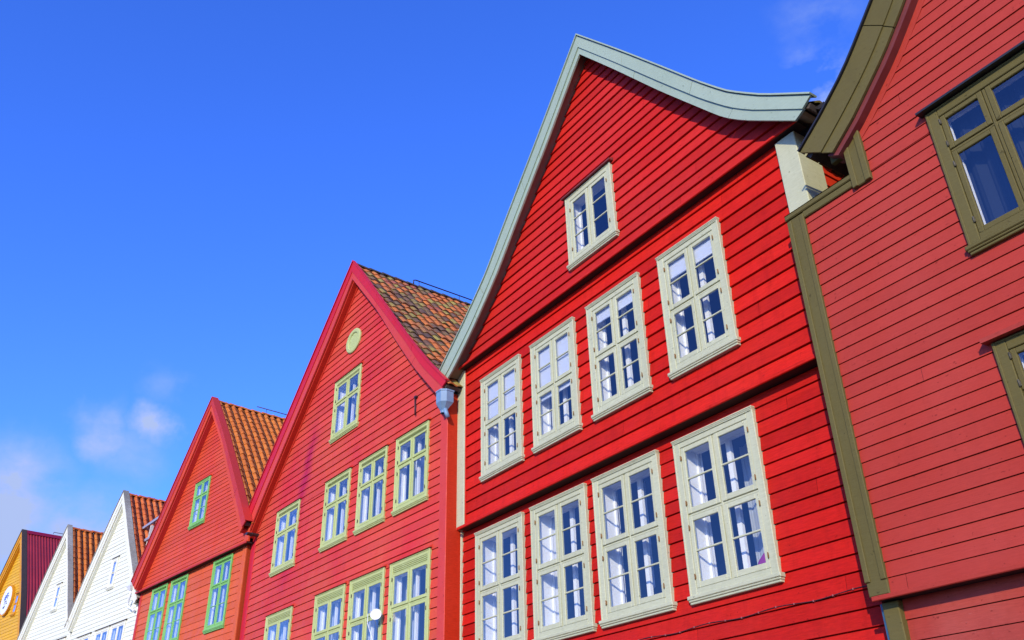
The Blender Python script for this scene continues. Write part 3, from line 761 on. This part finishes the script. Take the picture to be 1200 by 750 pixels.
# ================================================================== HOUSE: orange red with bright green windows
h4 = thing('wooden_house', 'orange-red wooden house with bright green windows, overhanging gable and orange pantile roof', 'house', (-20.25, 6.25, 0), 7.6, HG)
GR = ('grass_green', 'grass_green', 'grass_green')
hg = []; hl_ = []
cu4 = [(-.4, .02, .03, 'curtain', 0), (.0, .55, .10, 'curtain', 0), (.70, 1.2, .14, 'sheer', 0)]
o, hl = window(h4, -3.40, -2.50, 6.80, 7.99, -.012, GR, cas=.06, rows=((.34, 0), (.66, 1)), stile=.038, gd=.018, depth=.08, hood=('ora_board', .03, .01, .02), hinges=False, curtains=cu4, sprout=.01); hg.append(hl)
for (a, b) in ((-5.50, -4.49), (-4.24, -3.21), (-1.71, -.69)):
    o, hl = window(h4, a, b, 3.95, 5.58, .088, GR, cas=.065, rows=((.36, 0), (.64, 1)), stile=.040, gd=.018, depth=.08, header=.05, hinges=False, curtains=cu4, sprout=.015); hl_.append(hl)
outL = [(-2.829, 10.304), (-4.443, 8.425), (-6.13, 6.419), (-6.50, 5.93)]
inL = [(-2.829, 9.93), (-4.10, 8.30), (-5.985, 5.985), (-6.22, 5.68)]
outR = [(-2.829, 10.304), (-1.80, 9.02), (-.72, 7.55), (.02, 6.50), (.33, 6.07)]
inR = [(-2.829, 9.93), (-1.90, 8.78), (-.98, 7.42), (-.25, 6.35), (.06, 5.86)]
rf = make_roof(h4, outL, inL, outR, inR, -.20, 0, ('ora_trim', 'ora_board', 'ora_trim'), 12, 'tile_new', cap=.17, tw=.20, tl=.25, amp=.055, gap=.17, capmat='ora_trim')
xl = wall_lim(rf[-1][2], -1); xr = wall_lim(rf[1][2], 1)
m = MB(); siding(m, 5.64, 9.95, .108, lambda z: min(max(xl(z), -6.35), -2.84), lambda z: max(min(xr(z), .06), -2.82), front(0), .013, hg, seam=4); m.build('gable_boards', 'ora_board', h4)
m = MB(); siding(m, -1.3, 5.66, .168, INF(-6.28), INF(-.19), front(.10), .013, hl_, seam=4); m.build('wall_boards', 'ora_low', h4)
skirt(h4, -6.46, .20, -.055, .12, 5.615, 'ora_trim', .05)
post(h4, -.20, -.03, .072, .3, -1.3, 5.63, 'ora_low'); post(h4, -.03, .004, .076, 1.2, -1.3, 5.63, 'rust_side', name='side_board'); post(h4, -6.40, -6.26, .072, .3, -1.3, 5.63, 'ora_trim')
post(h4, -.02, .20, -.02, .03, 5.66, 6.10, 'ora_board')
body(h4, -6.38, -.01, 12, 5.8, 'ora_low', 'rust_side', .14, (5.6, 3.2), ys=1.2)
ridge_tiles(h4, -2.829, 10.20, .0, 12, 'tile_new', .085)
gutter(h4, .36, 5.80, -.15, 10)
m = MB(); m.tube([(-2.829, 1.15, 10.42), (-2.829, 7, 10.42)], .014, 6)
for yy in (1.45, 3, 4.5): m.tube([(-2.829, yy, 10.2), (-2.829, yy, 10.42)], .007, 5)
m.build('ridge_rail', 'rod', h4)

# ================================================================== HOUSE: white, nearer
w1 = thing('wooden_house', 'larger white wooden house with a slit window high in its gable, beside the orange-red house', 'house', (-26.66, 5.55, 0), 9.6, HG)
WH = ('white_trim', 'white_trim', 'white_trim')
hs = []
o, hl = window(w1, -2.78, -2.33, 6.28, 7.15, -.012, WH, cas=.10, cols=1, rows=((.5, 0), (.5, 0)), stile=.022, gd=.010, depth=.05, hood=('brown_trim', .02, .008, .02), hinges=False, post=False, sprout=.03, mid=.02); hs.append(hl)
for (a, b) in ((-4.46, -3.40), (-3.02, -1.96), (-1.83, -.80)):
    o, hl = window(w1, a, b, 3.45, 5.05, -.012, WH, cas=.08, rows=((.4, 0), (.6, 0)), stile=.04, gd=.012, depth=.06, hood=('brown_trim', .03, .01, .03), hinges=False, curtains=[(-.3, .35, .06, 'sheer', 0)], sprout=.03); hs.append(hl)
outL = [(-2.678, 9.284), (-3.20, 8.68), (-3.76, 7.95), (-4.58, 6.82), (-5.40, 5.50)]
inL = [(-2.678, 8.90), (-3.10, 8.36), (-3.60, 7.68), (-4.36, 6.62), (-5.14, 5.36)]
outR = [(-2.678, 9.284), (-2.123, 8.50), (-1.453, 7.52), (-.602, 6.353), (.05, 5.50)]
inR = [(-2.678, 8.90), (-2.28, 8.33), (-1.64, 7.35), (-.829, 6.22), (-.20, 5.38)]
rf = make_roof(w1, outL, inL, outR, inR, -.16, 0, ('white_trim', 'white_trim', 'white_trim'), 12, 'tile_red', cap=.16, tw=.20, tl=.25, amp=.06, gap=.18, capmat='weathered')
xl = wall_lim(rf[-1][2], -1); xr = wall_lim(rf[1][2], 1)
m = MB(); siding(m, -1.3, 9.0, .125, lambda z: min(max(xl(z), -5.33), -2.69), lambda z: max(min(xr(z), .0), -2.66), front(0), .012, hs, seam=4); m.build('wall_boards', 'white_board', w1)
post(w1, -5.36, -5.20, -.022, .3, -1.3, 5.35, 'white_trim'); post(w1, -.12, .02, -.022, .3, -1.3, 5.35, 'white_trim')
body(w1, -5.34, .0, 12, 5.5, 'white_board', 'white_board', .04, (5.3, 3.2))
ridge_tiles(w1, -2.678, 9.18, .02, 12, 'tile_red', .085)
m = MB(); cx, cz = -.50, 6.02
for (z_a, w_a, z_b, w_b) in ((6.10, .13, 5.92, .13), (5.92, .13, 5.80, .05)):
    for k in range(4):
        s = ((-1, -1), (1, -1), (1, 1), (-1, 1)); a, b = s[k], s[(k + 1) % 4]
        m.quad([(cx + a[0] * w_a, -.16 + a[1] * w_a * .8, z_a), (cx + b[0] * w_a, -.16 + b[1] * w_a * .8, z_a), (cx + b[0] * w_b, -.16 + b[1] * w_b * .8, z_b), (cx + a[0] * w_b, -.16 + a[1] * w_b * .8, z_b)])
hop = m.build('rainwater_hopper', 'white_plastic', w1)
m = MB(); m.tube([(cx, -.16, 5.84), (cx, -.16, 5.70), (cx - .10, -.14, 5.52), (cx - .16, -.12, 5.42), (cx - .04, -.12, 5.34), (cx + .16, -.1, 5.28), (cx + .3, -.08, 5.20)], .035, 8); m.build('outlet_pipe', 'white_plastic', hop)

# ================================================================== HOUSE: white, farther
w2 = thing('wooden_house', 'smaller farther white wooden house with a slit window, next to the ochre yellow house', 'house', (-32.2, 4.6, 0), 11, HG)
hs = []
o, hl = window(w2, -1.79, -1.33, 6.34, 7.18, -.012, WH, cas=.10, cols=1, rows=((.5, 0), (.5, 0)), stile=.022, gd=.010, depth=.05, hood=('brown_trim', .02, .008, .02), hinges=False, post=False, sprout=.03, mid=.02); hs.append(hl)
for (a, b) in ((-2.95, -2.0), (-.85, .1)):
    o, hl = window(w2, a, b, 3.65, 5.22, -.012, WH, cas=.08, rows=((.4, 0), (.6, 0)), stile=.04, gd=.012, depth=.06, hood=('brown_trim', .03, .01, .03), hinges=False, curtains=[(-.3, .35, .06, 'sheer', 0)], sprout=.03); hs.append(hl)
outL = [(-1.665, 9.198), (-2.881, 7.53), (-3.60, 6.42), (-4.12, 5.60)]
inL = [(-1.665, 8.80), (-2.72, 7.32), (-3.40, 6.26), (-3.88, 5.50)]
outR = [(-1.665, 9.198), (-1.22, 8.45), (-.513, 7.25), (-.03, 6.38), (.42, 5.62)]
inR = [(-1.665, 8.80), (-1.36, 8.28), (-.70, 7.13), (-.20, 6.26), (.22, 5.52)]
rf = make_roof(w2, outL, inL, outR, inR, -.16, 0, ('white_trim', 'white_trim', 'white_trim'), 12, 'tile_new', cap=.15, tw=.20, tl=.25, amp=.06, gap=.18, capmat='weathered')
xl = wall_lim(rf[-1][2], -1); xr = wall_lim(rf[1][2], 1)
m = MB(); siding(m, -1.3, 8.9, .125, lambda z: min(max(xl(z), -4.06), -1.67), lambda z: max(min(xr(z), .36), -1.66), front(0), .012, hs, seam=4); m.build('wall_boards', 'white_board', w2)
body(w2, -4.07, .36, 12, 5.6, 'white_board', 'white_board', .02, (5.4,))
ridge_tiles(w2, -1.665, 9.10, .02, 12, 'tile_red', .085)

# ================================================================== HOUSE: ochre yellow
yh = thing('wooden_house', 'ochre yellow wooden house with a wine red corrugated roof', 'house', (-36.3, 3.85, 0), 11, HG)
YE = ('yellow_trim', 'yellow_trim', 'yellow_trim')
hs = []
for (a, b) in ((-1.93, -1.53), (-3.88, -3.48)):
    o, hl = window(yh, a, b, 6.86, 7.60, -.012, YE, cas=.06, cols=1, rows=((.5, 0), (.5, 0)), stile=.03, gd=.010, depth=.05, hood=('brown_trim', .02, .008, .02), hinges=False, post=False, sprout=.02, mid=.02); hs.append(hl)
outL = [(-2.70, 10.174), (-3.983, 8.629), (-5.0, 7.2), (-5.5, 6.4)]
inL = [(-2.70, 9.72), (-3.78, 8.40), (-4.75, 7.04), (-5.25, 6.25)]
outR = [(-2.70, 10.174), (-1.255, 8.05), (-.80, 7.35), (-.02, 6.0), (.1, 5.8)]
inR = [(-2.70, 9.72), (-1.45, 7.90), (-.99, 7.20), (-.22, 5.85), (-.1, 5.65)]
rf = make_roof(yh, outL, inL, outR, inR, -.17, 0, ('yellow_trim', 'yellow_trim', 'yellow_trim'), 12, None, cap=.17, capmat='brown_trim')
for side in (-1, 1):
    P = offset(rf[side][0], .0, side); m = MB(); y = .0; w_ = .11; n_ = int(9 / w_)
    for k in range(n_ * 2):
        ya, yb = y, y + w_ / 2; ha, hb = (.03, .0) if k % 2 else (.0, .03)
        A = offset(P, ha, side); B_ = offset(P, hb, side)
        for i in range(0, len(A) - 1):
            m.quad([(A[i][0], ya, A[i][1]), (A[i + 1][0], ya, A[i + 1][1]), (B_[i + 1][0], yb, B_[i + 1][1]), (B_[i][0], yb, B_[i][1])])
        y = yb
    m.build('corrugated_sheet', 'corrugated', yh)
m = MB()
for side in (-1, 1):
    P = rf[side][0][:2]; a = P[0]; b = (a[0] + (P[1][0] - a[0]) * .9, a[1] + (P[1][1] - a[1]) * .9)
    m.quad([(a[0], .0, a[1] + .05), (b[0] + .03 * side, .0, b[1] + .04), (b[0] + .03 * side, 9, b[1] + .04), (a[0], 9, a[1] + .05)])
m.build('ridge_cap', 'wine_cap', yh)
xl = wall_lim(rf[-1][2], -1); xr = wall_lim(rf[1][2], 1)
m = MB(); siding(m, -1.3, 9.8, .12, lambda z: min(max(xl(z), -5.4), -2.71), lambda z: max(min(xr(z), .0), -2.69), front(0), .012, hs, seam=4); m.build('wall_boards', 'yellow_board', yh)
body(yh, -5.4, .0, 12, 5.9, 'yellow_board', 'yellow_trim', .04, (5.7,))
m = MB(); m.tube([(-2.70, 1.0, 10.25), (-2.70, 1.0, 10.32), (-2.70, 6, 10.32)], .012, 6)
for yy in (1.5, 3): m.tube([(-2.70, yy, 10.1), (-2.70, yy, 10.32)], .007, 5)
m.build('ridge_rail', 'rod', yh)

# ------------------------------------------------------------------ free-standing things, placed through the house frames
def world(o, p):
    a = o.rotation_euler.z; x, y, z = p
    return (o.location.x + x * math.cos(a) - y * math.sin(a), o.location.y + x * math.sin(a) + y * math.cos(a), z + CZ)
# round sign on the yellow gable
sg = thing('round_sign', 'round white sign with a blue emblem and dark lettering on the yellow gable', 'sign', world(yh, (-2.70, -.05, 7.50)), 11)
def disc(mb, r, y0, y1, seg=40, cx=0, cz=0):
    A = [(cx + r * math.cos(2 * math.pi * k / seg), y0, cz + r * math.sin(2 * math.pi * k / seg)) for k in range(seg)]
    B_ = [(x, y1, z) for x, y, z in A]
    mb.quad(A); mb.quad(B_)
    for k in range(seg): mb.quad([A[k], A[(k + 1) % seg], B_[(k + 1) % seg], B_[k]])
m = MB(); disc(m, .575, -.05, .03); m.build('sign_rim', 'yellow_trim', sg, 0)
m = MB(); disc(m, .515, -.06, -.045); m.build('sign_face', 'sign_white', sg, 0)
m = MB()
for (x0, x1, z0, z1) in ((-.16, .10, .16, .21), (-.20, .06, .09, .15), (-.22, -.02, .02, .08), (-.02, .16, .22, .27)): m.cbox(x0, x1, -.066, -.058, z0, z1, .002)
m.build('emblem', 'sign_blue', sg, 0)
m = MB()
for (x0, x1, z0, z1) in ((.12, .16, .02, .16), (.16, .24, .12, .16), (-.10, -.06, -.16, -.02), (-.06, .04, -.06, -.02), (.08, .12, -.16, -.02), (.12, .20, -.16, -.12), (-.14, .0, -.30, -.22), (.02, .06, -.26, -.20)): m.cbox(x0, x1, -.066, -.058, z0, z1, .002)
m.build('lettering', 'sign_black', sg, 0)

# satellite dish in front of the crimson house
dc = world(h3, (-1.85, -.19, 2.96))
ds = thing('satellite_dish', 'small round white dish fixed to a yellow-green window of the crimson house', 'dish', dc, 2.9)
m = MB(); seg = 32; prev = None
tilt = Matrix.Rotation(R(52), 3, 'Z') @ Matrix.Rotation(R(-10), 3, 'X') @ Matrix.Scale(.56, 3)
rings = []
for i in range(6):
    r_ = .165 * i / 5; rings.append([tilt @ Vector((r_ * math.cos(2 * math.pi * k / seg), .045 * (1 - (r_ / .165) ** 2) , r_ * math.sin(2 * math.pi * k / seg))) for k in range(seg)])
for A, B_ in zip(rings, rings[1:]):
    for k in range(seg): m.quad([A[k], A[(k + 1) % seg], B_[(k + 1) % seg], B_[k]], .5, True)
rim = [tilt @ Vector((.168 * math.cos(2 * math.pi * k / seg), .012, .168 * math.sin(2 * math.pi * k / seg))) for k in range(seg)]
for k in range(seg): m.quad([rings[-1][k], rings[-1][(k + 1) % seg], rim[(k + 1) % seg], rim[k]])
m.build('dish_bowl', 'white_plastic', ds, 0)
m = MB(); m.tube([tilt @ Vector((0, .045, 0)), (.03, .10, .0), (-.10, .13, .03), (-.46, .13, .13)], .011, 7); m.build('bracket', 'cream_wood', ds, 0)
m = MB(); m.tube([(-.50, .12, .10), (-.44, .09, -.06), (-.36, .09, -.18), (-.28, .11, -.34), (-.24, .12, -.55)], .006, 6); m.build('cable', 'white_plastic', ds, 0)

# rails propped over the roof of the larger white house
rl = thing('roof_rail', 'two grey-violet timber rails with a cream batten propped over the white house tiles', 'rail', world(w1, (-2.0, .35, 7.4)), 9.6)
def rel(p): return (p[0] + 2.0, p[1] - .35, p[2] - 7.4)
m = MB(); m.beam(rel((-2.55, .30, 7.87)), rel((-.55, .42, 8.155)), .07, .075)
m.beam(rel((-2.24, .30, 7.41)), rel((-.75, .42, 7.655)), .07, .075); m.build('rail_bar', 'rail', rl, 0)
m = MB(); m.beam(rel((-1.31, .42, 7.98)), rel((-1.47, .42, 7.05)), .09, .03); m.build('batten', 'cream_wood', rl, 0)
# dark bits of cloth on a sill inside
cs = thing('cushion', 'magenta cloth on the inner sill of the right lower window of the bright red house', 'cushion', world(h2, (-1.30, .42, 2.17)), 0)
bm = bmesh.new(); bmesh.ops.create_icosphere(bm, subdivisions=3, radius=1)
for v in bm.verts:
    n_ = math.sin(v.co.x * 5 + 1) * .06 + math.sin(v.co.z * 6 + v.co.y * 4) * .05
    v.co = Vector((v.co.x * .13, v.co.y * .05, v.co.z * .20)) * (1 + n_)
me = bpy.data.meshes.new('cushion_cover'); bm.to_mesh(me); bm.free(); me.materials.append(M['magenta'])
for p in me.polygons: p.use_smooth = True
co = bpy.data.objects.new('cushion_cover', me); COL.objects.link(co); co.parent = cs

# ------------------------------------------------------------------ ground
def ground_mat():
    m, nt, out = new_mat('worn stone paving')
    tc = nt.nodes.new('ShaderNodeTexCoord').outputs['Object']
    br = nt.nodes.new('ShaderNodeTexBrick'); L(nt, tc, br.inputs[0]); br.inputs['Scale'].default_value = 1.6
    br.inputs['Color1'].default_value = (.075, .072, .070, 1); br.inputs['Color2'].default_value = (.11, .105, .10, 1); br.inputs['Mortar'].default_value = (.035, .033, .03, 1)
    c = mixrgb(nt, 1.0, br.outputs[0], ramp(nt, noise(nt, tc, 1.3, 6), .3, g(.7), .7, g(1.1)), 'MULTIPLY')
    b = nt.nodes.new('ShaderNodeBsdfPrincipled'); L(nt, c, b.inputs['Base Color']); b.inputs['Roughness'].default_value = .85
    L(nt, b.outputs[0], out.inputs[0]); return m
me = bpy.data.meshes.new('ground'); S_ = 1500
me.from_pydata([(-S_, -S_, 0), (S_, -S_, 0), (S_, S_, 0), (-S_, S_, 0)], [], [(0, 1, 2, 3)]); me.materials.append(ground_mat())
go = bpy.data.objects.new('ground', me); COL.objects.link(go); go['kind'] = 'structure'

# ------------------------------------------------------------------ light and sky
d = Vector((-.78, 1.0, -.48)).normalized()          # direction the sunlight travels
sun = bpy.data.lights.new('sun', 'SUN'); sun.energy = 4.2; sun.angle = R(.53); sun.color = (1, .89, .66)
so = bpy.data.objects.new('sun', sun); COL.objects.link(so); so.rotation_euler = d.to_track_quat('-Z', 'Y').to_euler()
w = bpy.data.worlds.new('World'); scn.world = w; w.use_nodes = True; nt = w.node_tree; nt.nodes.clear()
out = nt.nodes.new('ShaderNodeOutputWorld'); bg = nt.nodes.new('ShaderNodeBackground'); L(nt, bg.outputs[0], out.inputs[0])
sky = nt.nodes.new('ShaderNodeTexSky'); sky.sky_type = 'NISHITA'; sky.sun_disc = False
sky.sun_elevation = math.asin(-d.z); sky.sun_rotation = math.atan2(-d.x, -d.y)
sky.air_density = 1.0; sky.dust_density = .35; sky.ozone_density = 2.2; sky.altitude = 0
geo = nt.nodes.new('ShaderNodeTexCoord').outputs['Generated']
hsv = nt.nodes.new('ShaderNodeHueSaturation'); hsv.inputs['Saturation'].default_value = 1.15; hsv.inputs['Value'].default_value = 1.0
L(nt, sky.outputs[0], hsv.inputs['Color'])
skycol = mixrgb(nt, 1.0, hsv.outputs[0], (.74, 1.17, 2.75), 'MULTIPLY')
# clouds: soft noise patches gathered around a few directions of the sky
nz = noise(nt, geo, 5.5, 8, .58, (1, 1, 1.7))
wn = nt.nodes.new('ShaderNodeTexNoise'); wn.inputs['Scale'].default_value = 9; wn.inputs['Detail'].default_value = 6; wn.inputs['Roughness'].default_value = .6; L(nt, geo, wn.inputs['Vector'])
w1n = nt.nodes.new('ShaderNodeVectorMath'); w1n.operation = 'SUBTRACT'; L(nt, wn.outputs['Color'], w1n.inputs[0]); w1n.inputs[1].default_value = (.5, .5, .5)
w2n = nt.nodes.new('ShaderNodeVectorMath'); w2n.operation = 'MULTIPLY_ADD'; L(nt, w1n.outputs[0], w2n.inputs[0]); w2n.inputs[1].default_value = (.10, .10, .07); L(nt, geo, w2n.inputs[2])
geo2 = w2n.outputs[0]
tot = None
for (v, rad, st) in (((-.9281, .1251, .3507), .042, .62), ((-.9160, .1730, .3600), .034, .75), ((-.966, .060, .262), .095, 1.0), ((-.955, .140, .240), .085, 1.0),
                     ((-.370, .668, .645), .080, 1.25), ((-.9005, .1691, .4007), .030, .22), ((-.33, .62, .712), .06, .35), ((-.92, .15, .33), .05, .35)):
    ds_ = nt.nodes.new('ShaderNodeVectorMath'); ds_.operation = 'DISTANCE'; L(nt, geo2, ds_.inputs[0]); ds_.inputs[1].default_value = v
    mr = nt.nodes.new('ShaderNodeMapRange'); mr.interpolation_type = 'SMOOTHSTEP'; L(nt, ds_.outputs['Value'], mr.inputs[0])
    mr.inputs[1].default_value = 0; mr.inputs[2].default_value = rad; mr.inputs[3].default_value = st; mr.inputs[4].default_value = 0
    if tot is None: tot = mr.outputs[0]
    else:
        mx = nt.nodes.new('ShaderNodeMath'); mx.operation = 'MAXIMUM'; L(nt, tot, mx.inputs[0]); L(nt, mr.outputs[0], mx.inputs[1]); tot = mx.outputs[0]
ad = nt.nodes.new('ShaderNodeMath'); ad.operation = 'MULTIPLY_ADD'; L(nt, nz, ad.inputs[0]); ad.inputs[1].default_value = 3.0; ad.inputs[2].default_value = -1.45
mm = nt.nodes.new('ShaderNodeMath'); mm.operation = 'ADD'; L(nt, ad.outputs[0], mm.inputs[0]); mm.inputs[1].default_value = .30
m3 = nt.nodes.new('ShaderNodeMath'); m3.operation = 'MULTIPLY'; m3.use_clamp = True; L(nt, mm.outputs[0], m3.inputs[0]); L(nt, tot, m3.inputs[1])
m4 = nt.nodes.new('ShaderNodeMath'); m4.operation = 'MULTIPLY'; m4.use_clamp = True; L(nt, m3.outputs[0], m4.inputs[0]); m4.inputs[1].default_value = 2.6
cl = mixrgb(nt, m4.outputs[0], skycol, (2.9, 3.7, 6.1))
L(nt, cl, bg.inputs['Color']); bg.inputs['Strength'].default_value = .15

# ------------------------------------------------------------------ camera
cam = bpy.data.cameras.new('camera'); cam.sensor_fit = 'HORIZONTAL'; cam.sensor_width = 36; cam.lens = 36 * 1023.488 / 1200
cam.clip_end = 5000; cam.clip_start = .05
rows = ((0.5583907991799563, 0.8293201062840114, -0.020685180788325215), (0.41936666542072454, -0.2606749042272116, 0.869586220130032), (-0.7157732289804305, 0.49424361970511066, 0.493347675636278))
mt = Matrix((rows[0], rows[1], tuple(-c for c in rows[2]))).transposed().to_4x4(); mt.translation = (0, 0, CZ)
co_ = bpy.data.objects.new('camera', cam); COL.objects.link(co_); co_.matrix_world = mt; scn.camera = co_
scn.render.engine = 'CYCLES'
scn.cycles.max_bounces = 8; scn.cycles.transparent_max_bounces = 12
scn.view_settings.view_transform = 'Standard'; scn.view_settings.look = 'None'; scn.view_settings.exposure = 0.0; scn.view_settings.gamma = 1
scn.view_settings.use_curve_mapping = False
scn.render.resolution_x = 1024; scn.render.resolution_y = 640
